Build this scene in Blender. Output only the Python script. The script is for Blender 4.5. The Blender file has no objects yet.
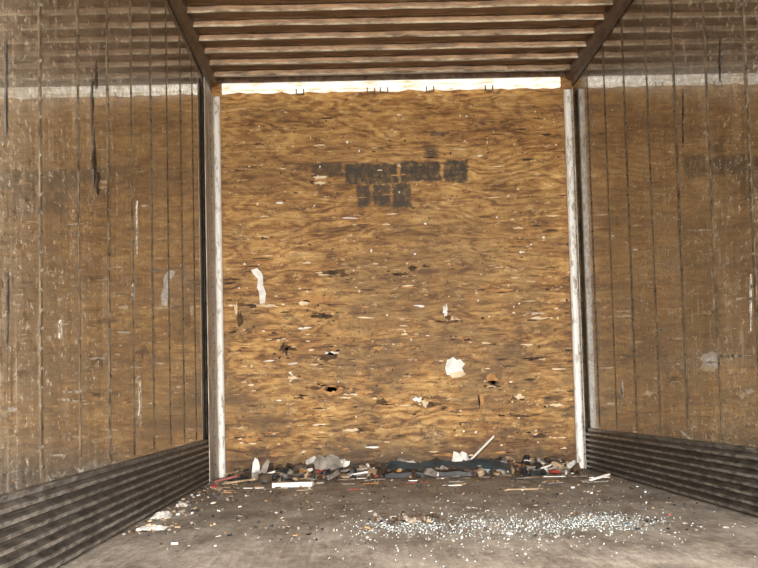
import bpy, math, random
from mathutils import Vector, Matrix
random.seed(7)
sc = bpy.context.scene
sc.view_settings.view_transform = 'Standard'

# ------------------------------------------------------------ layout
F = 1400.0
D = 9.78            # plywood plane
XL, XR = -0.95, 1.62
ZC = 2.80           # roof sheet
CAMZ = 0.51
r = math.radians(1.4)
a = 29.8 / F
p = math.atan(115.3 / F)
fw = Vector((math.sin(a)*math.cos(p), math.cos(a)*math.cos(p), math.sin(p)))
rt = Vector((math.cos(a), -math.sin(a), 0))
up = rt.cross(fw)
rt2 = rt*math.cos(r) - up*math.sin(r)
up2 = up*math.cos(r) + rt*math.sin(r)
C = Vector((0, 0, CAMZ))
cam = bpy.data.cameras.new("camera")
cam.sensor_width = 36
cam.lens = F*36/758
cam.clip_start = 0.05
co = bpy.data.objects.new("camera", cam)
sc.collection.objects.link(co)
M = Matrix.Identity(4)
for i in range(3):
    M[i][0] = rt2[i]; M[i][1] = up2[i]; M[i][2] = -fw[i]; M[i][3] = C[i]
co.matrix_world = M
sc.camera = co

def ray(px, py):
    return fw*F + rt2*(px-379) + up2*(284-py)
def onback(px, py, off=0.0):
    d = ray(px, py); t = (D-off)/d.y; return C + d*t
def onfloor(px, py, z=0.0):
    d = ray(px, py); t = (z-CAMZ)/d.z; return C + d*t
def onside(px, py, X):
    d = ray(px, py); t = X/d.x; return C + d*t

# ------------------------------------------------------------ node helper
class NT:
    def __init__(s, name):
        s.m = bpy.data.materials.new(name); s.m.use_nodes = True
        s.t = s.m.node_tree; s.t.nodes.clear()
        s.out = s.t.nodes.new('ShaderNodeOutputMaterial')
        s.b = s.t.nodes.new('ShaderNodeBsdfPrincipled')
        s.t.links.new(s.b.outputs[0], s.out.inputs[0])
        tc = s.t.nodes.new('ShaderNodeTexCoord'); s.P = tc.outputs['Object']
        sp = s.t.nodes.new('ShaderNodeSeparateXYZ'); s.t.links.new(s.P, sp.inputs[0])
        s.x, s.y, s.z = sp.outputs
    def put(s, sock, v):
        if isinstance(v, bpy.types.NodeSocket): s.t.links.new(v, sock)
        elif v is not None: sock.default_value = v
    def set(s, **k):
        names = dict(color='Base Color', rough='Roughness', metal='Metallic', spec='Specular IOR Level',
                     coat='Coat Weight', coatr='Coat Roughness', coati='Coat IOR', trans='Transmission Weight', normal='Normal')
        for q, v in k.items():
            if q == 'color' and not isinstance(v, bpy.types.NodeSocket): v = (*v, 1)
            s.put(s.b.inputs[names[q]], v)
        return s
    def mth(s, op, a_, b_=None, c_=None, clamp=False):
        n = s.t.nodes.new('ShaderNodeMath'); n.operation = op; n.use_clamp = clamp
        s.put(n.inputs[0], a_)
        if b_ is not None: s.put(n.inputs[1], b_)
        if c_ is not None: s.put(n.inputs[2], c_)
        return n.outputs[0]
    def noise(s, sv, scale=1, detail=4, rough=0.55, dist=0.0, vec=None, w=None):
        v = s.t.nodes.new('ShaderNodeVectorMath'); v.operation = 'MULTIPLY'
        s.put(v.inputs[0], vec or s.P); v.inputs[1].default_value = sv
        n = s.t.nodes.new('ShaderNodeTexNoise')
        if w is not None: n.noise_dimensions = '4D'; n.inputs['W'].default_value = w
        s.t.links.new(v.outputs[0], n.inputs['Vector'])
        n.inputs['Scale'].default_value = scale; n.inputs['Detail'].default_value = detail
        n.inputs['Roughness'].default_value = rough; n.inputs['Distortion'].default_value = dist
        return n.outputs['Fac']
    def step(s, v, lo, hi, to0=0.0, to1=1.0):
        n = s.t.nodes.new('ShaderNodeMapRange'); n.clamp = True; n.interpolation_type = 'SMOOTHSTEP'
        s.put(n.inputs[0], v)
        n.inputs[1].default_value = lo; n.inputs[2].default_value = hi
        n.inputs[3].default_value = to0; n.inputs[4].default_value = to1
        return n.outputs[0]
    def ramp(s, v, stops):
        n = s.t.nodes.new('ShaderNodeValToRGB'); s.put(n.inputs[0], v)
        e = n.color_ramp.elements
        while len(e) < len(stops): e.new(0.5)
        for i, (q, c) in enumerate(stops):
            e[i].position = q; e[i].color = (*c, 1)
        return n.outputs[0]
    def mix(s, f, a_, b_, mode='MIX'):
        n = s.t.nodes.new('ShaderNodeMix'); n.data_type = 'RGBA'; n.blend_type = mode
        s.put(n.inputs[0], f)
        for i, v in ((6, a_), (7, b_)):
            if isinstance(v, tuple): v = (*v, 1) if len(v) == 3 else v
            s.put(n.inputs[i], v)
        return n.outputs[2]
    def bump(s, h, strength=0.3, dist=0.01):
        n = s.t.nodes.new('ShaderNodeBump'); s.put(n.inputs['Height'], h)
        n.inputs['Strength'].default_value = strength; n.inputs['Distance'].default_value = dist
        s.t.links.new(n.outputs[0], s.b.inputs['Normal'])
    def box(s, u, v, cu, cv, hu, hv, soft, wob=None):
        du = s.mth('SUBTRACT', s.mth('ABSOLUTE', s.mth('SUBTRACT', u, cu)), hu)
        dv = s.mth('SUBTRACT', s.mth('ABSOLUTE', s.mth('SUBTRACT', v, cv)), hv)
        d = s.mth('MAXIMUM', du, dv)
        if wob is not None: d = s.mth('ADD', d, wob)
        return s.step(d, -soft, soft, 1.0, 0.0)

# ------------------------------------------------------------ materials
def mat_plywood():
    n = NT("plywood")
    big = n.noise((0.8, 1, 2.2), 1.3, 4, 0.55)
    ph = n.mth('ADD', n.mth('MULTIPLY', n.z, 62.0), n.mth('MULTIPLY', big, 95.0))
    wv = n.mth('MULTIPLY_ADD', n.mth('SINE', ph), 0.5, 0.5)
    wv = n.mth('MULTIPLY', wv, n.step(n.noise((1, 1, 1.6), 1.7, 2, 0.5), 0.35, 0.6, 0.3, 1.0))
    fine = n.noise((5, 1, 44), 1.0, 5, 0.8, 0.6)
    med = n.noise((1.9, 1, 8.5), 1.4, 7, 0.76, 1.3)
    v = n.mth('ADD', n.mth('MULTIPLY', wv, 0.10), n.mth('ADD', n.mth('MULTIPLY', fine, 0.35), n.mth('MULTIPLY', med, 0.58)))
    col = n.ramp(v, [(0.40, (0.13, 0.055, 0.014)), (0.47, (0.31, 0.15, 0.042)), (0.54, (0.48, 0.265, 0.08)), (0.63, (0.64, 0.40, 0.145)), (0.74, (0.80, 0.57, 0.28))])
    bl = n.noise((1.0, 1, 1.3), 1.3, 7, 0.75)
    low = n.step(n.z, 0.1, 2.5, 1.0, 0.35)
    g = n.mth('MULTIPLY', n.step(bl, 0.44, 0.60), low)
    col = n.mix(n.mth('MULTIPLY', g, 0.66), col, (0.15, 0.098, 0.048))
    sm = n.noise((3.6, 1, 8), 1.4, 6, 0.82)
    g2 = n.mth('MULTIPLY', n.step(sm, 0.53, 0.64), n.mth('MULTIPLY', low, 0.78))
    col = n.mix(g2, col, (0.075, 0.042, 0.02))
    sm2 = n.noise((7, 1, 20), 1.6, 5, 0.8)
    col = n.mix(n.mth('MULTIPLY', n.step(sm2, 0.59, 0.66), 0.55), col, (0.86, 0.64, 0.37))
    sm3 = n.noise((20, 1, 20), 1.8, 3, 0.8)
    col = n.mix(n.mth('MULTIPLY', n.step(sm3, 0.59, 0.66), 0.65), col, (0.07, 0.04, 0.018))
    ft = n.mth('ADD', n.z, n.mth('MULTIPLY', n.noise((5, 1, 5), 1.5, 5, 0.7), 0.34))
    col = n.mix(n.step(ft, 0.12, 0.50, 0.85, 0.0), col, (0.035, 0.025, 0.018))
    wob = n.mth('MULTIPLY_ADD', n.noise((1, 1, 1), 20, 4, 0.7), 0.07, -0.035)
    def blk(x0, y0, x1, y1, soft=0.009):
        A = onback(x0, y0); B = onback(x1, y1)
        return n.box(n.x, n.z, (A.x+B.x)/2, (A.z+B.z)/2, abs(B.x-A.x)/2, abs(B.z-A.z)/2, soft, wob)
    tex = n.noise((17, 1, 13), 1.5, 5, 0.8)
    # upper line, overpainted: several abutting dabs; shorter second line below
    m = n.mth('MAXIMUM', blk(345, 164, 398, 183), blk(400, 162, 441, 181))
    m = n.mth('MAXIMUM', m, blk(443, 161, 468, 182))
    m = n.mth('MAXIMUM', m, n.mth('MULTIPLY', blk(312, 163, 343, 176), 0.85))
    m = n.mth('MAXIMUM', m, n.mth('MULTIPLY', blk(357, 185, 371, 207), 0.95))
    m = n.mth('MAXIMUM', m, n.mth('MULTIPLY', blk(373, 185, 391, 206), 0.95))
    m = n.mth('MAXIMUM', m, n.mth('MULTIPLY', blk(392, 184, 412, 207), 0.95))
    m = n.mth('MAXIMUM', m, n.mth('MULTIPLY', blk(425, 146, 438, 159, 0.03), 0.9))
    m = n.mth('MAXIMUM', m, n.mth('MULTIPLY', blk(431, 131, 444, 136, 0.01), 0.85))
    m = n.mth('MAXIMUM', m, n.mth('MULTIPLY', blk(358, 225, 366, 230, 0.01), 0.6))
    m = n.mth('MULTIPLY', m, n.step(tex, 0.46, 0.62, 0.97, 0.60))
    col = n.mix(m, col, (0.046, 0.036, 0.025))
    n.set(color=col, rough=0.6, spec=0.3)
    n.bump(v, 0.35, 0.004)
    return n.m

def mat_side(name, tint, seed, door_pale):
    n = NT(name)
    sv = n.noise((1, 2.2, 0.7), 1.6, 6, 0.7, w=seed)
    sp = n.noise((1, 6, 19), 2.0, 7, 0.85, w=seed)
    vs_ = n.noise((1, 14, 1.6), 1.4, 5, 0.75, w=seed)
    hz = n.noise((1, 1.0, 30), 1.0, 4, 0.75, w=seed)
    v = n.mth('ADD', n.mth('MULTIPLY', sv, 0.26), n.mth('ADD', n.mth('MULTIPLY', sp, 0.36), n.mth('ADD', n.mth('MULTIPLY', hz, 0.12), n.mth('MULTIPLY', vs_, 0.26))))
    c0, c1, c2, c3 = tint
    col = n.ramp(v, [(0.435, c0), (0.485, c1), (0.525, c2), (0.58, c3)])
    pale_ = n.step(n.mth('ADD', n.y, n.mth('MULTIPLY', sp, 2.4)), 3.8, 6.4, door_pale, 0.0)  # lining colour gets paler towards the door end
    col = n.mix(pale_, col, (0.40, 0.36, 0.29))
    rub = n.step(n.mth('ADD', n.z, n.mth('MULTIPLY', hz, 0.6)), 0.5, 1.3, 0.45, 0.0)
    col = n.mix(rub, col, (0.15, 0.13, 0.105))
    s1 = n.noise((1, 7, 15), 2.2, 5, 0.85, w=seed)
    col = n.mix(n.mth('MULTIPLY', n.step(s1, 0.55, 0.63), 0.85), col, (0.64, 0.57, 0.45))
    s2 = n.noise((1, 13, 0.9), 1.5, 5, 0.75, w=seed+2)
    brk = n.step(n.noise((1, 2, 2.4), 1.7, 5, 0.75, w=seed+4), 0.43, 0.58)
    col = n.mix(n.mth('MULTIPLY', n.mth('MULTIPLY', n.step(s2, 0.54, 0.62), brk), 0.5), col, (0.58, 0.52, 0.42))
    s3 = n.noise((1, 10, 1.0), 1.5, 6, 0.8, w=seed+1)
    col = n.mix(n.mth('MULTIPLY', n.step(s3, 0.38, 0.48, 1, 0), 0.85), col, (0.035, 0.023, 0.012))
    s4 = n.noise((1, 7, 15), 2.2, 4, 0.85, w=seed+3)
    col = n.mix(n.mth('MULTIPLY', n.step(s4, 0.38, 0.46, 1, 0), 0.9), col, (0.02, 0.013, 0.008))
    n.set(color=col, rough=n.mth('MULTIPLY_ADD', sp, 0.35, 0.05), spec=0.8, coat=n.step(sp, 0.38, 0.54, 1.0, 0.5), coatr=0.02, coati=1.95)
    n.bump(sp, 0.10, 0.003)
    return n.m

def mat_floor():
    n = NT("dusty_floor")
    a1 = n.noise((3.2, 0.8, 1), 1.6, 7, 0.75)
    a2 = n.noise((18, 5, 1), 1.8, 7, 0.85)
    a3 = n.noise((60, 1.2, 1), 1.0, 3, 0.6)
    v = n.mth('ADD', n.mth('MULTIPLY', a1, 0.50), n.mth('ADD', n.mth('MULTIPLY', a2, 0.40), n.mth('MULTIPLY', a3, 0.10)))
    col = n.ramp(v, [(0.40, (0.13, 0.108, 0.085)), (0.5, (0.35, 0.305, 0.255)), (0.60, (0.58, 0.53, 0.46))])
    fr = n.mth('ABSOLUTE', n.mth('SUBTRACT', n.mth('FRACT', n.mth('MULTIPLY', n.x, 3.3)), 0.5))
    col = n.mix(n.step(fr, 0.0, 0.025, 0.25, 0.0), col, (0.09, 0.07, 0.055))
    smg = n.noise((1.6, 0.9, 1), 1.7, 6, 0.7)
    col = n.mix(n.mth('MULTIPLY', n.step(smg, 0.50, 0.64), 0.5), col, (0.10, 0.082, 0.065))
    spk = n.noise((40, 12, 1), 1.4, 5, 0.85)
    col = n.mix(n.mth('MULTIPLY', n.step(spk, 0.58, 0.66), 0.6), col, (0.85, 0.82, 0.76))
    col = n.mix(n.mth('MULTIPLY', n.step(spk, 0.37, 0.44, 1, 0), 0.65), col, (0.06, 0.05, 0.04))
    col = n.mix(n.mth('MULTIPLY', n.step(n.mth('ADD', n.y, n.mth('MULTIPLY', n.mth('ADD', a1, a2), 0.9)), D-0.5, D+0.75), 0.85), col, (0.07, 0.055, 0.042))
    n.set(color=col, rough=0.55, spec=0.4)
    n.bump(a2, 0.4, 0.006)
    return n.m

def mat_var(name, c0, c1, rough=0.6, metal=0.0, scale=(8, 8, 8), bump=0.2, spec=0.4, lo=0.38, hi=0.62, emit=None):
    n = NT(name)
    v = n.noise(scale, 1.5, 5, 0.7)
    c = n.ramp(v, [(lo, c0), (hi, c1)])
    n.set(color=c, rough=rough, metal=metal, spec=spec)
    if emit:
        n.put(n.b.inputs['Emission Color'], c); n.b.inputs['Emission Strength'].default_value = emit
    n.bump(v, bump, 0.004)
    return n.m

PLY = mat_plywood()
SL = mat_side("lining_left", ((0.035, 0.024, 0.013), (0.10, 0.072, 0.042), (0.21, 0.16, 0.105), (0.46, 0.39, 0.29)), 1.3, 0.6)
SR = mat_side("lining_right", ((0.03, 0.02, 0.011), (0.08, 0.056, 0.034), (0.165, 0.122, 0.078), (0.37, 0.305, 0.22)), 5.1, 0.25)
FLR = mat_floor()
SCUFF = mat_var("scuff_steel", (0.06, 0.052, 0.044), (0.36, 0.335, 0.30), 0.32, 0.3, (3, 6, 26), 0.15, lo=0.42, hi=0.62)
SCUFFD = mat_var("scuff_groove_dirt_shade", (0.02, 0.017, 0.014), (0.10, 0.088, 0.075), 0.5, 0.0, (3, 6, 26), 0.1)  # grooves painted darker, dirt plus shade, so ribs show in flat light
SEAM = mat_var("seam_strip", (0.035, 0.024, 0.014), (0.18, 0.14, 0.092), 0.3, 0.0, (10, 20, 12), 0.2)
RIVET = mat_var("rivet_metal", (0.015, 0.011, 0.008), (0.22, 0.19, 0.15), 0.4, 0.2, (9, 9, 9), 0.0)
ROOF = mat_var("roof_sheet", (0.15, 0.073, 0.026), (0.37, 0.20, 0.083), 0.35, 0.3, (3, 9, 2), 0.15)
BOW = mat_var("roof_bow_steel", (0.09, 0.048, 0.022), (0.25, 0.145, 0.07), 0.4, 0.3, (5, 30, 18), 0.2)
BOWE = mat_var("roof_bow_edge", (0.20, 0.14, 0.08), (0.85, 0.76, 0.58), 0.3, 0.1, (5, 30, 18), 0.1, lo=0.36, hi=0.60)
RAIL = mat_var("top_rail_metal", (0.07, 0.040, 0.022), (0.19, 0.125, 0.08), 0.4, 0.2, (12, 3, 12), 0.2)
WHITE = mat_var("white_painted_metal", (0.40, 0.34, 0.26), (0.92, 0.91, 0.87), 0.35, 0.0, (18, 18, 6), 0.1, lo=0.35, hi=0.48)
HEAD = mat_var("glowing_header", (0.62, 0.50, 0.31), (0.97, 0.94, 0.84), 0.3, 0.0, (5, 5, 34), 0.1, lo=0.38, hi=0.52, emit=0.8)  # white header strip; its glow is added emission, not light passing through
GREYP = mat_var("grey_plate", (0.20, 0.17, 0.135), (0.66, 0.61, 0.53), 0.4, 0.0, (20, 12, 4), 0.15)
M_TEARD = mat_var("torn_ply_dark", (0.035, 0.02, 0.01), (0.15, 0.08, 0.035), 0.8)
M_TEARO = mat_var("torn_ply_orange", (0.34, 0.15, 0.045), (0.55, 0.29, 0.10), 0.7)
M_TEARL = mat_var("torn_ply_pale", (0.66, 0.48, 0.28), (0.88, 0.74, 0.52), 0.7)
M_WHT = mat_var("white_paper", (0.72, 0.69, 0.62), (0.93, 0.92, 0.88), 0.6)
M_WOOD = mat_var("debris_wood", (0.24, 0.15, 0.08), (0.52, 0.38, 0.24), 0.7)
M_DWOOD = mat_var("debris_dark_wood", (0.035, 0.023, 0.014), (0.13, 0.082, 0.05), 0.75)
M_GREY = mat_var("debris_grey", (0.14, 0.12, 0.10), (0.38, 0.34, 0.29), 0.8)
M_BLK = mat_var("black_rubber", (0.008, 0.009, 0.011), (0.03, 0.033, 0.036), 0.5)
M_RED = mat_var("red_plastic", (0.22, 0.03, 0.02), (0.36, 0.06, 0.04), 0.5)
M_BLUE = mat_var("blue_black_plastic", (0.010, 0.026, 0.038), (0.035, 0.08, 0.11), 0.35)
n = NT("tempered_glass"); n.set(color=(0.78, 0.85, 0.84), rough=0.08, trans=0.78, spec=0.8); GLASS = n.m
n = NT("tempered_glass_frosted"); n.set(color=(0.50, 0.54, 0.54), rough=0.3, trans=0.15, spec=0.6); GLASSF = n.m
def mat_holes(name, c0, sv, lo, hi, amax=0.9, rough=0.6):
    n = NT(name); n.set(color=c0, rough=rough)
    tr = n.t.nodes.new('ShaderNodeBsdfTransparent'); mx = n.t.nodes.new('ShaderNodeMixShader')
    f = n.step(n.noise(sv, 1.5, 5, 0.75), lo, hi, 0.0, amax)
    n.t.links.new(f, mx.inputs[0]); n.t.links.new(tr.outputs[0], mx.inputs[1]); n.t.links.new(n.b.outputs[0], mx.inputs[2])
    n.t.links.new(mx.outputs[0], n.out.inputs[0]); return n.m
M_SCR = mat_holes("scratch_pale", (0.60, 0.55, 0.46), (20, 14, 20), 0.40, 0.56, 0.75)
M_GASH = mat_holes("gash_dark", (0.025, 0.017, 0.01), (20, 14, 12), 0.38, 0.56, 0.9)

# ------------------------------------------------------------ mesh builder
class MB:
    def __init__(s, mats): s.v = []; s.f = []; s.mi = []; s.mats = mats
    def add(s, vs, fs, mi=0):
        o = len(s.v); s.v += [tuple(q) for q in vs]
        s.f += [tuple(i+o for i in f) for f in fs]; s.mi += [mi]*len(fs)
    def box(s, x0, x1, y0, y1, z0, z1, mi=0):
        vs = [(x, y, z) for x in (x0, x1) for y in (y0, y1) for z in (z0, z1)]
        s.add(vs, [(0, 1, 3, 2), (4, 6, 7, 5), (0, 4, 5, 1), (2, 3, 7, 6), (0, 2, 6, 4), (1, 5, 7, 3)], mi)
    def extr(s, prof, v0, v1, mi=0, cap=True):
        k = len(prof)
        vs = [q+v0 for q in prof]+[q+v1 for q in prof]
        fs = [(i, (i+1) % k, (i+1) % k+k, i+k) for i in range(k)]
        if cap: fs += [tuple(range(k))[::-1], tuple(range(k, 2*k))]
        s.add(vs, fs, mi)
    def dome(s, c, nrm, rad, h, mi=0, seg=8):
        nrm = nrm.normalized(); t = nrm.orthogonal().normalized(); b = nrm.cross(t)
        vs = []
        for rr, hh in ((1, 0), (0.75, 0.7)):
            for i in range(seg):
                q = 2*math.pi*i/seg
                vs.append(c + (t*math.cos(q)+b*math.sin(q))*rad*rr + nrm*h*hh)
        vs.append(c+nrm*h)
        fs = [(i, (i+1) % seg, (i+1) % seg+seg, i+seg) for i in range(seg)]
        fs += [(i+seg, (i+1) % seg+seg, 2*seg) for i in range(seg)]
        s.add(vs, fs, mi)
    def obj(s, name, parent=None, smooth=False, bevel=0):
        me = bpy.data.meshes.new(name); me.from_pydata(s.v, [], s.f)
        for m in s.mats: me.materials.append(m)
        me.polygons.foreach_set('material_index', s.mi)
        import bmesh
        bm = bmesh.new(); bm.from_mesh(me); bmesh.ops.recalc_face_normals(bm, faces=bm.faces); bm.to_mesh(me); bm.free()
        if smooth: me.polygons.foreach_set('use_smooth', [True]*len(me.polygons))
        o = bpy.data.objects.new(name, me); sc.collection.objects.link(o)
        if parent: o.parent = parent
        if bevel:
            b = o.modifiers.new('bevel', 'BEVEL'); b.width = bevel; b.segments = 2
        return o

V = Vector
Y0 = -0.4
# ------------------------------------------------------------ shell
b = MB([FLR]); b.box(XL-0.05, XR+0.05, Y0, D+0.05, -0.06, 0); floor = b.obj("floor")
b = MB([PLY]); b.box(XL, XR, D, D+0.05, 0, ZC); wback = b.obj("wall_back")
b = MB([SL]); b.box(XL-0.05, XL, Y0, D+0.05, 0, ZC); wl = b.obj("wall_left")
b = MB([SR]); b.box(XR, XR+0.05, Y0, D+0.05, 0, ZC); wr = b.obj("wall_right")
b = MB([ROOF]); b.box(XL-0.05, XR+0.05, Y0, D+0.05, ZC, ZC+0.03); ceil = b.obj("ceiling")

# roof bows
b = MB([BOW, BOWE])
y = D-0.24
while y > 0:
    N = 26
    prof = [(-0.050, 0), (-0.050, -0.005), (-0.026, -0.008), (-0.022, -0.031), (-0.014, -0.041), (0.020, -0.040), (0.026, -0.008), (0.050, -0.005), (0.050, 0)]
    vs = []
    jj = [random.uniform(-0.004, 0.004) for _ in range(N+1)]
    for i in range(N+1):
        x = XL+0.002 + (XR-XL-0.004)*i/N
        for (py, pz) in prof:
            vs.append((x, y+py+jj[i], ZC-0.001+pz + (jj[i] if pz < -0.006 else 0)))
    K = len(prof); o_ = len(b.v)
    b.v += vs
    for i in range(N):
        for j in range(K):
            b.f.append(tuple(o_+q for q in (i*K+j, i*K+(j+1) % K, (i+1)*K+(j+1) % K, (i+1)*K+j)))
            b.mi.append(1 if j == 3 else 0)
    y -= 0.315 + random.uniform(-0.012, 0.012)
b.obj("roof_bows", ceil)

# top rails (trim)
for nm, X, s in (("trim_1", XL, 1), ("trim_2", XR, -1)):
    b = MB([RAIL, RIVET])
    prof = [V((X, 0, 2.70)), V((X+s*0.008, 0, 2.695)), V((X+s*0.012, 0, 2.735)), V((X+s*0.05, 0, 2.75)), V((X+s*0.058, 0, 2.795)), V((X, 0, 2.795))]
    b.extr(prof, V((0, Y0, 0)), V((0, D-0.002, 0)))
    y = D-0.15
    while y > 2:
        b.dome(V((X+s*0.009, y, 2.715)), V((s, 0, 0)), 0.007, 0.005, 1); y -= 0.1
    b.obj(nm)

# side lining seams + rivets + ribbed scuff plate
for wall, X, s in ((wl, XL, 1), (wr, XR, -1)):
    b = MB([SEAM]); rv = MB([RIVET])
    y = 9.2
    i = 0
    while y > 1.0:
        w = 0.014 if i % 2 else 0.020
        b.extr([V((X, y-w, 0)), V((X+s*0.0025, y-w+0.003, 0)), V((X+s*0.0025, y+w-0.003, 0)), V((X, y+w, 0))], V((0, 0, 0.295)), V((0, 0, 2.695)))
        z = 0.33
        while z < 2.68:
            for dy in ((-0.008, 0.008) if i % 2 == 0 else (0,)):
                rv.dome(V((X+s*0.0025, y+dy, z+random.uniform(-.004, .004))), V((s, 0, 0)), 0.0065, 0.004)
            z += 0.06
        y -= 0.61; i += 1
    b.obj("seam_strips", wall); rv.obj("rivets", wall)
    H = 0.255; ribs = 7; pt = H/ribs
    b = MB([SCUFF, SCUFFD])
    pz = []
    for q in range(ribs):
        z0 = 0.004 + H*q/ribs
        pz += [(0.004, z0, 1), (0.017, z0+pt*0.22, 0), (0.018, z0+pt*0.58, 1), (0.004, z0+pt*0.80, 1)]
    pz += [(0.006, H+0.004, 0), (0.012, H+0.022, 1), (0.0, H+0.026, 1)]
    for i in range(len(pz)-1):
        x0, z0, m_ = pz[i]; x1, z1, _ = pz[i+1]
        b.add([(X+s*x0, Y0, z0), (X+s*x1, Y0, z1), (X+s*x1, D-0.002, z1), (X+s*x0, D-0.002, z0)], [(0, 1, 2, 3)], m_)
    b.obj("scuff_plate", wall)

# corner posts
def post(name, X, s, wd):
    b = MB([WHITE, GREYP, RIVET])
    pr = []
    cx = X+s*(0.019+wd/2)
    for i in range(12):
        q = 2*math.pi*i/12
        pr.append(V((cx+math.cos(q)*wd/2, D-0.035+math.sin(q)*0.03, 0)))
    b.extr(pr, V((0, 0, 0.001)), V((0, 0, 2.66)), 0)
    y0 = D-0.66 if s > 0 else D-0.12
    b.box(min(X+s*0.0195, X+s*0.024), max(X+s*0.0195, X+s*0.024), y0, D-0.005, 0.001, 2.66, 1)
    for i in range(40):
        b.dome(V((X+s*0.024, D-0.3 if s > 0 else D-0.09, 0.1+i*0.063)), V((s, 0, 0)), 0.007, 0.005, 2)
    return b.obj(name)
post("corner_post", XL, 1, 0.05)
post("corner_post", XR, -1, 0.055)

# header rail above plywood, with tie hooks
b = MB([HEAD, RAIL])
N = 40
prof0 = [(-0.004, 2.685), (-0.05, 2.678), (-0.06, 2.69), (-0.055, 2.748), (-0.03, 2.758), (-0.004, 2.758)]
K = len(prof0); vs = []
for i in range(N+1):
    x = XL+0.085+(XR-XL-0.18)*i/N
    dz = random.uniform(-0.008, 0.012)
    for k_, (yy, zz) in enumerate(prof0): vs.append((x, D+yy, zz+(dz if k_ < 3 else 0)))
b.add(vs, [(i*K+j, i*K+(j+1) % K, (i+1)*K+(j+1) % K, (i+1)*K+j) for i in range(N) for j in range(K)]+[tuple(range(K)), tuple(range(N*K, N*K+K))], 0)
b.box(XL+0.06, XR-0.06, D-0.03, D-0.001, 2.762, ZC-0.001, 1)
for px in (300, 371, 384, 430, 489):
    q = onback(px, 92, 0.06)
    for dx in (-0.026, 0.026):
        b.box(q.x+dx-0.004, q.x+dx+0.004, D-0.072, D-0.062, 2.665, 2.70, 1)
    b.box(q.x-0.03, q.x+0.03, D-0.072, D-0.062, 2.658, 2.667, 1)
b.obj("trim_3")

# ------------------------------------------------------------ torn patches on plywood
def jag(cx, cz, w, h, n=12, rot=0.0):
    pts = []
    for i in range(n):
        q = 2*math.pi*i/n
        k = random.uniform(0.55, 1.1)
        x, z = math.cos(q)*w/2*k, math.sin(q)*h/2*random.uniform(0.3, 1.25)
        pts.append((cx+x*math.cos(rot)-z*math.sin(rot), cz+x*math.sin(rot)+z*math.cos(rot)))
    return pts
tm = MB([M_TEARD, M_TEARO, M_TEARL, M_WHT])
def tear(px, py, w, h, mi, lay=1, rot=0, n=12):
    q = onback(px, py); k = 0.00698
    pts = jag(q.x, q.z, w*k, h*k, n, rot)
    t = 0.0008*lay
    tm.extr([V((x, D-t, z)) for x, z in pts], V((0, 0, 0)), V((0, t+0.0005, 0)), mi)
T = [(332, 272, 30, 5, 0), (345, 275, 14, 6, 0), (315, 299, 36, 10, 1), (304, 303, 14, 5, 2), (322, 316, 26, 6, 0), (290, 349, 14, 5, 0), (285, 348, 10, 12, 0),
     (328, 357, 22, 8, 0), (331, 353, 16, 4, 3), (445, 311, 6, 13, 3), (448, 317, 8, 6, 0), (448, 322, 22, 3, 0), (492, 379, 16, 12, 1), (493, 383, 14, 5, 0), (519, 397, 13, 5, 2), (514, 399, 8, 3, 0),
     (418, 399, 11, 6, 3), (425, 403, 8, 8, 2), (433, 405, 22, 5, 0), (331, 391, 26, 9, 1), (332, 389, 18, 5, 0), (314, 388, 14, 4, 0), (240, 318, 8, 14, 0), (236, 309, 4, 14, 2),
     (248, 305, 26, 3, 0), (268, 306, 26, 3, 2), (321, 177, 16, 4, 2), (323, 180, 24, 4, 1), (320, 183, 16, 3, 2), (500, 290, 30, 3, 1), (536, 358, 20, 3, 0), (540, 318, 20, 3, 2),
     (365, 392, 20, 4, 1), (382, 402, 13, 7, 0), (455, 455, 30, 4, 1), (292, 378, 12, 4, 2), (352, 430, 18, 3, 2), (300, 398, 10, 3, 0), (467, 340, 10, 3, 0), (378, 348, 12, 3, 1), (520, 416, 26, 3, 0),
     (398, 274, 18, 3, 0), (412, 268, 10, 6, 0), (481, 400, 6, 16, 1), (479, 402, 3, 12, 0), (250, 440, 20, 4, 1), (555, 405, 18, 3, 2), (270, 240, 12, 3, 1), (520, 220, 12, 2, 1), (540, 436, 22, 4, 0)]
for (x, y_, w, h, m_) in T:
    tear(x, y_, w, h*1.1, m_, 2, random.uniform(-.05, .05), 18)
    for _ in range(5): tear(x+random.uniform(-w, w)*.7, y_+random.uniform(-1, 1)*h, w*random.uniform(.15, .5), 2, random.choice([0, 0, 1, 2]), 1, 0, 9)
for i in range(420):
    px = random.uniform(228, 572); py = 100 + 360*(random.random()**0.6)
    w = random.choice([3, 5, 7, 10, 14, 18]); h = random.uniform(1.0, 2.8)
    tear(px, py, w, h, random.choices([0, 1, 2, 3], [7, 6, 3, 0.4])[0], 1, random.uniform(-.08, .08), 9)
for i in range(240):
    tear(random.uniform(226, 574), random.uniform(110, 462), random.uniform(1.2, 3.6), random.uniform(1.2, 3.6), random.choices([0, 2, 3], [6, 1, 1])[0], 1, 0, 7)
def poly_back(pts, mi, t=0.002):
    P = [onback(x, y_) for x, y_ in pts]
    tm.extr([V((q.x, D-t, q.z)) for q in P], V((0, 0, 0)), V((0, t+0.0005, 0)), mi)
poly_back([(251, 270), (257, 268), (261, 272), (263, 276), (263, 285), (266, 293), (265, 303), (260, 304), (259, 292), (257, 288), (258, 279), (253, 274)], 3)
poly_back([(447, 360), (450, 359), (453, 357), (457, 360), (460, 359), (465, 364), (462, 368), (464, 372), (458, 374), (453, 378), (450, 375), (447, 375), (445, 368)], 3, 0.003)
poly_back([(449, 373), (462, 371), (466, 374), (461, 377), (452, 378)], 2, 0.004)
tm.obj("torn_veneer", wback)

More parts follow.
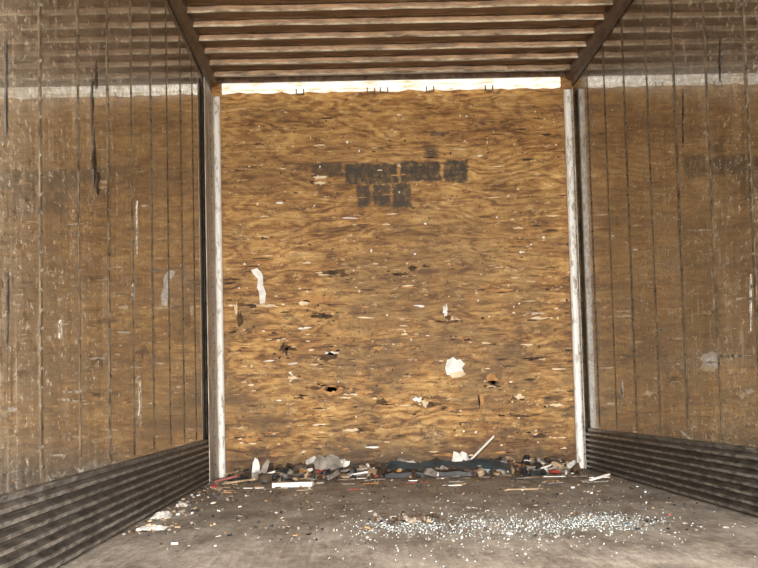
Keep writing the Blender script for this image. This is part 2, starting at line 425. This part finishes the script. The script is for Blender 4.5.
# ------------------------------------------------------------ gashes / scrapes on side linings
def side_marks(wall, X, s, marks):
    b = MB([M_SCR, M_GASH])
    for (px, py, w, h, mi) in marks:
        N = 16; P = []
        for i in range(N):
            q = 2*math.pi*i/N
            P.append(onside(px+math.cos(q)*w/2*random.uniform(.3, 1.2), py+math.sin(q)*h/2*random.uniform(.7, 1.1), X))
        b.extr([V((X+s*0.003, q.y, q.z)) for q in P], V((0, 0, 0)), V((-s*0.003, 0, 0)), mi)
    b.obj("scrapes", wall)
ml = [(96, 75, 4, 36, 1), (92, 105, 3, 60, 1), (94, 160, 4, 60, 1), (98, 182, 4, 26, 1), (140, 405, 3, 50, 0), (137, 230, 2, 60, 0), (75, 392, 26, 3, 0), (67, 400, 12, 3, 0),
      (157, 270, 14, 4, 0), (133, 292, 3, 20, 0), (6, 90, 3, 110, 1), (7, 310, 3, 90, 1), (60, 330, 3, 24, 0)]
mr = [(735, 356, 36, 3, 0), (712, 362, 14, 3, 0), (722, 356, 12, 4, 0), (622, 390, 3, 24, 0), (700, 230, 30, 2, 0), (660, 330, 26, 2, 0), (751, 300, 2, 60, 0), (683, 120, 2, 60, 1), (720, 60, 2, 50, 1)]
side_marks(wl, XL, 1, ml)
side_marks(wr, XR, -1, mr)

# ------------------------------------------------------------ debris
def chunk(b, c, sx, sy, sz, mi, tilt=0.25, n=7, yaw=None):
    R = Matrix.Rotation(random.uniform(0, 6.28) if yaw is None else yaw, 3, 'Z') @ Matrix.Rotation(random.uniform(-tilt, tilt), 3, 'X') @ Matrix.Rotation(random.uniform(-tilt, tilt), 3, 'Y')
    pts = []
    for i in range(n):
        q = 2*math.pi*i/n
        k = random.uniform(0.7, 1.1)
        pts.append((math.cos(q)*sx/2*k, math.sin(q)*sy/2*k))
    lo = [R @ V((x, y_, 0)) for x, y_ in pts]
    hi = [R @ V((x*random.uniform(.8, 1), y_*random.uniform(.8, 1), sz*random.uniform(.7, 1.1))) for x, y_ in pts]
    mz = min(q.z for q in lo+hi)
    off = V((c[0], c[1], c[2]-mz+0.0005))
    vs = [q+off for q in lo+hi]
    fs = [(i, (i+1) % n, (i+1) % n+n, i+n) for i in range(n)]+[tuple(range(n))[::-1], tuple(range(n, 2*n))]
    b.add(vs, fs, mi)
def splinter(b, c, L, w, t, mi, yaw=None, pitch=0.0):
    yaw = random.uniform(-0.6, 0.6) if yaw is None else yaw
    R = Matrix.Rotation(yaw, 3, 'Z') @ Matrix.Rotation(-pitch, 3, 'Y')
    S = [(-L/2, -w/2*random.uniform(.3, 1)), (-L/2*random.uniform(.8, 1), w/2), (-L*.1, w/2*random.uniform(.9, 1.2)), (L*.25, w/2), (L/2, w/2*random.uniform(0, 1)), (L/2*random.uniform(.8, 1), -w/2*random.uniform(.4, 1)), (0, -w/2)]
    lo = [R @ V((x, y_, 0)) for x, y_ in S]; hi = [R @ V((x, y_, t)) for x, y_ in S]
    mz = min(q.z for q in lo+hi); off = V((c[0], c[1], c[2]-mz+0.0005)); k = len(S)
    b.add([q+off for q in lo+hi], [(i, (i+1) % k, (i+1) % k+k, i+k) for i in range(k)]+[tuple(range(k))[::-1], tuple(range(k, 2*k))], mi)
DM = [M_DWOOD, M_WOOD, M_WHT, M_GREY, M_BLK, M_RED, M_BLUE, M_TEARO]
W = [10, 3, 1.6, 5, 5, 0.4, 1.2, 0.8]
b = MB(DM)
for i in range(760):
    x = random.uniform(XL+0.12, XR-0.12) if random.random() < 0.6 else random.uniform(0.1, 1.4)
    dd = abs(random.gauss(0, 0.26))
    y_ = D-0.09-dd
    if y_ < D-1.0: continue
    h = max(0, 0.06*(1-dd/0.28))*random.random()
    mi = random.choices(range(8), W)[0]
    if random.random() < 0.65: chunk(b, (x, y_, h), random.uniform(.015, .13), random.uniform(.015, .07), random.uniform(.008, .05), mi, 0.4)
    else: splinter(b, (x, y_, h), random.uniform(.04, .20), random.uniform(.008, .03), random.uniform(.004, .014), mi, None, random.uniform(0, .3))
for i in range(200):
    chunk(b, (random.uniform(XL+0.18, XR-0.18), D-0.09-random.random()*0.10, 0), random.uniform(.08, .2), .08, random.uniform(.015, .055), random.choice([0, 4, 4]), 0.1)
for i in range(14):
    splinter(b, (random.uniform(XL+0.35, XR-0.35), D-random.uniform(.15, .5), random.uniform(0, .03)), random.uniform(.2, .42), random.uniform(.03, .08), .014, random.choice([0, 0, 3, 4, 1]), random.uniform(-.3, .3), random.uniform(-.08, .12))
b.obj("debris_pile")
b = MB(DM)
for i in range(170):
    d = random.uniform(5.6, D-0.4); x = XL+0.03+abs(random.gauss(0, 0.12))
    mi = random.choices(range(8), [7, 3, 1.5, 5, 2, .2, .1, 0.4])[0]
    chunk(b, (x, d, 0), random.uniform(.006, .025), random.uniform(.008, .03), random.uniform(.003, .010), mi)
for i in range(560):
    d = random.uniform(5.0, D-0.4); x = random.uniform(XL+0.05, XR-0.05)
    mi = random.choices(range(8), [8, 2, 1.4, 5, 4, .1, .1, .3])[0]
    chunk(b, (x, d, 0), random.uniform(.004, .020), random.uniform(.006, .03), random.uniform(.002, .008), mi)
for i in range(120):
    d = random.uniform(8.0, D-0.4); x = random.uniform(XL+0.1, XR-0.1)
    splinter(b, (x, d, 0), random.uniform(.03, .14), random.uniform(.006, .02), .005, random.choices(range(8), W)[0])
b.obj("loose_litter")

def fl(px, py): q = onfloor(px, py); return (q.x, min(q.y, D-0.1), 0)
# dark blue-black panel lying in the pile, and a rubber strip before it
b = MB([M_BLUE])
q0 = onback(382, 470, 0.2); q1 = onback(506, 470, 0.2)
N = 14
prof = [(-0.09, 0.002), (-0.085, 0.035), (0.05, 0.10), (0.07, 0.098), (0.07, 0.002)]
vs = []
for i in range(N+1):
    t = i/N; cx = q0.x+(q1.x-q0.x)*t; k_ = (0.9+0.1*math.sin(i*1.3)) if i not in (0, N) else 0.5
    for (yy, zz) in prof: vs.append((cx, D-0.40+yy, zz*k_))
K = len(prof); fs = [(i*K+j, i*K+(j+1) % K, (i+1)*K+(j+1) % K, (i+1)*K+j) for i in range(N) for j in range(K)]+[tuple(range(K)), tuple(range(N*K, N*K+K))]
b.add(vs, fs); b.obj("plastic_panel")
b = MB([M_BLK])
q0 = onfloor(388, 485); q1 = onfloor(500, 483)
prof = [(-0.05, 0), (-0.045, 0.03), (0, 0.045), (0.05, 0.03), (0.06, 0)]
vs = []
for i in range(N+1):
    t = i/N; cx = q0.x+(q1.x-q0.x)*t; cy = D-0.60+0.02*math.sin(t*5); sc_ = 1 if 0 < i < N else 0.7
    for (yy, zz) in prof: vs.append((cx, cy+yy*sc_, 0.001+zz*sc_*(1+0.15*math.sin(i*2.1))))
b.add(vs, fs); b.obj("rubber_strip")
def plank(name, px, py, L, w, t, mat, yaw=0.0, pitch=0.0, z=0.0, y=None):
    b = MB([mat]); c = fl(px, py)
    splinter(b, (c[0], y or c[1], z), L, w, t, 0, yaw, pitch)
    return b.obj(name, bevel=0.001)
plank("wood_plank", 293, 487, 0.25, 0.06, 0.028, M_WHT, 0.05)
plank("wood_plank", 350, 480, 0.4, 0.06, 0.02, M_DWOOD, 0.02, y=D-0.42)
plank("wood_plank", 545, 478, 0.5, 0.05, 0.03, M_WOOD, -0.05, y=D-0.38)
plank("wood_stick", 480, 470, 0.26, 0.022, 0.012, M_WHT, 0.1, 0.75, 0.06, y=D-0.11)
plank("wood_stick", 525, 490, 0.2, 0.016, 0.008, M_WOOD, -0.1, 0)
plank("wood_stick", 600, 481, 0.16, 0.02, 0.012, M_WHT, 0.4, 0.2)
plank("wood_stick", 240, 484, 0.22, 0.03, 0.012, M_WOOD, 0.2, 0.1)

def shard(name, pts, mat, dy=0.15, th=0.012):
    b = MB([mat])
    P = [onback(x, y_, dy) for x, y_ in pts]
    mz = min(q.z for q in P)
    b.extr([V((q.x, q.y+0.10*(q.z-mz), q.z-mz+0.002)) for q in P], V((0, 0, 0)), V((0, th, 0)))
    return b.obj(name)
shard("wood_offcut", [(251, 486), (253, 470), (255, 465), (258, 467), (260, 474), (258, 486)], M_WHT, 0.35)
shard("wood_offcut", [(259, 486), (262, 474), (267, 466), (270, 468), (267, 478), (263, 486)], M_GREY, 0.42)
shard("cardboard_scrap", [(316, 479), (314, 465), (319, 458), (325, 461), (330, 457), (338, 460), (342, 468), (341, 479)], M_GREY, 0.24, 0.03)
shard("cardboard_scrap", [(292, 479), (296, 467), (306, 468), (311, 479)], M_DWOOD, 0.26, 0.02)

def crumple(name, px, py, w, h, t, mat, y=None):
    b = MB([mat]); c = fl(px, py); y_ = y or c[1]
    N = 9; vs = []; rnd = [[random.random() for _ in range(N)] for _ in range(N)]
    for i in range(N):
        for j in range(N):
            u, v_ = i/(N-1)-.5, j/(N-1)-.5
            e = max(0, 1-(2*max(abs(u), abs(v_)))**3)
            vs.append((c[0]+u*w*(0.85+0.25*rnd[i][j]), y_+v_*h*(0.85+0.25*rnd[j][i]), 0.001+t*e*(0.35+0.65*rnd[i][j])))
    fs = [(i*N+j, i*N+j+1, (i+1)*N+j+1, (i+1)*N+j) for i in range(N-1) for j in range(N-1)]
    b.add(vs, fs); return b.obj(name)
crumple("paper_scrap", 452, 468, 0.22, 0.10, 0.15, M_WHT, D-0.16)
crumple("paper_scrap", 373, 477, 0.10, 0.08, 0.06, M_WHT, D-0.40)
crumple("paper_scrap", 162, 517, 0.08, 0.26, 0.025, M_WHT)
crumple("paper_scrap", 152, 529, 0.12, 0.16, 0.016, M_WHT)
crumple("paper_scrap", 182, 506, 0.06, 0.14, 0.018, M_WHT)
crumple("plastic_wrapper", 378, 482, 0.06, 0.05, 0.03, M_RED, D-0.5)
crumple("plastic_wrapper", 214, 488, 0.05, 0.05, 0.03, M_RED)
crumple("rag", 560, 478, 0.4, 0.16, 0.08, M_BLK, D-0.22)
b = MB(DM)
c = fl(408, 521)
for i in range(80):
    chunk(b, (c[0]+random.gauss(0, .06), c[1]+random.gauss(0, .09), 0.008*random.random()), random.uniform(.008, .035), random.uniform(.01, .04), random.uniform(.004, .018), random.choices(range(8), [8, .6, .2, 4, 1, 0, 0, 0])[0])
b.obj("dirt_clump")

# shattered tempered glass
b = MB([GLASS, GLASSF, M_WHT])
def glass_at(px, py, sz):
    q = onfloor(px, py)
    if XL+0.05 < q.x < XR-0.05: chunk(b, (q.x, q.y, 0), sz, sz*random.uniform(.7, 1), sz*random.uniform(.3, .7), random.choices([0, 1, 2], [6, 4, 0.4])[0], 0.4, 5)
for i in range(520):
    glass_at(random.gauss(600, 28), random.gauss(522, 4.5), random.uniform(.004, .009))
for i in range(800):
    glass_at(random.gauss(495, 65), random.gauss(526, 5.5), random.uniform(.004, .009))
for i in range(220):
    glass_at(random.gauss(400, 20), random.gauss(528, 4), random.uniform(.004, .009))
for i in range(900):
    glass_at(random.gauss(500, 110), random.gauss(524, 17), random.uniform(.003, .008))
b.obj("broken_glass")

# ------------------------------------------------------------ daylight
w = bpy.data.worlds.new("world"); sc.world = w; w.use_nodes = True
t = w.node_tree; t.nodes.clear()
o = t.nodes.new('ShaderNodeOutputWorld'); bg = t.nodes.new('ShaderNodeBackground')
tc = t.nodes.new('ShaderNodeTexCoord'); sp = t.nodes.new('ShaderNodeSeparateXYZ'); rp = t.nodes.new('ShaderNodeValToRGB')
mr_ = t.nodes.new('ShaderNodeMapRange'); mr_.inputs[1].default_value = -1; mr_.inputs[2].default_value = 1
t.links.new(tc.outputs['Generated'], sp.inputs[0]); t.links.new(sp.outputs[2], mr_.inputs[0]); t.links.new(mr_.outputs[0], rp.inputs[0])
e = rp.color_ramp.elements
e[0].position = 0.47; e[0].color = (0.42, 0.38, 0.33, 1)
e[1].position = 0.53; e[1].color = (1.0, 0.965, 0.92, 1)
t.links.new(rp.outputs[0], bg.inputs[0]); bg.inputs[1].default_value = 52
t.links.new(bg.outputs[0], o.inputs[0])
L = bpy.data.lights.new("doorway_skylight_portal", 'AREA'); L.shape = 'RECTANGLE'; L.size = XR-XL; L.size_y = ZC
L.cycles.is_portal = True
lo = bpy.data.objects.new("doorway_skylight_portal", L); sc.collection.objects.link(lo)
lo.location = ((XL+XR)/2, Y0-0.01, ZC/2); lo.rotation_euler = (math.radians(90), 0, 0)
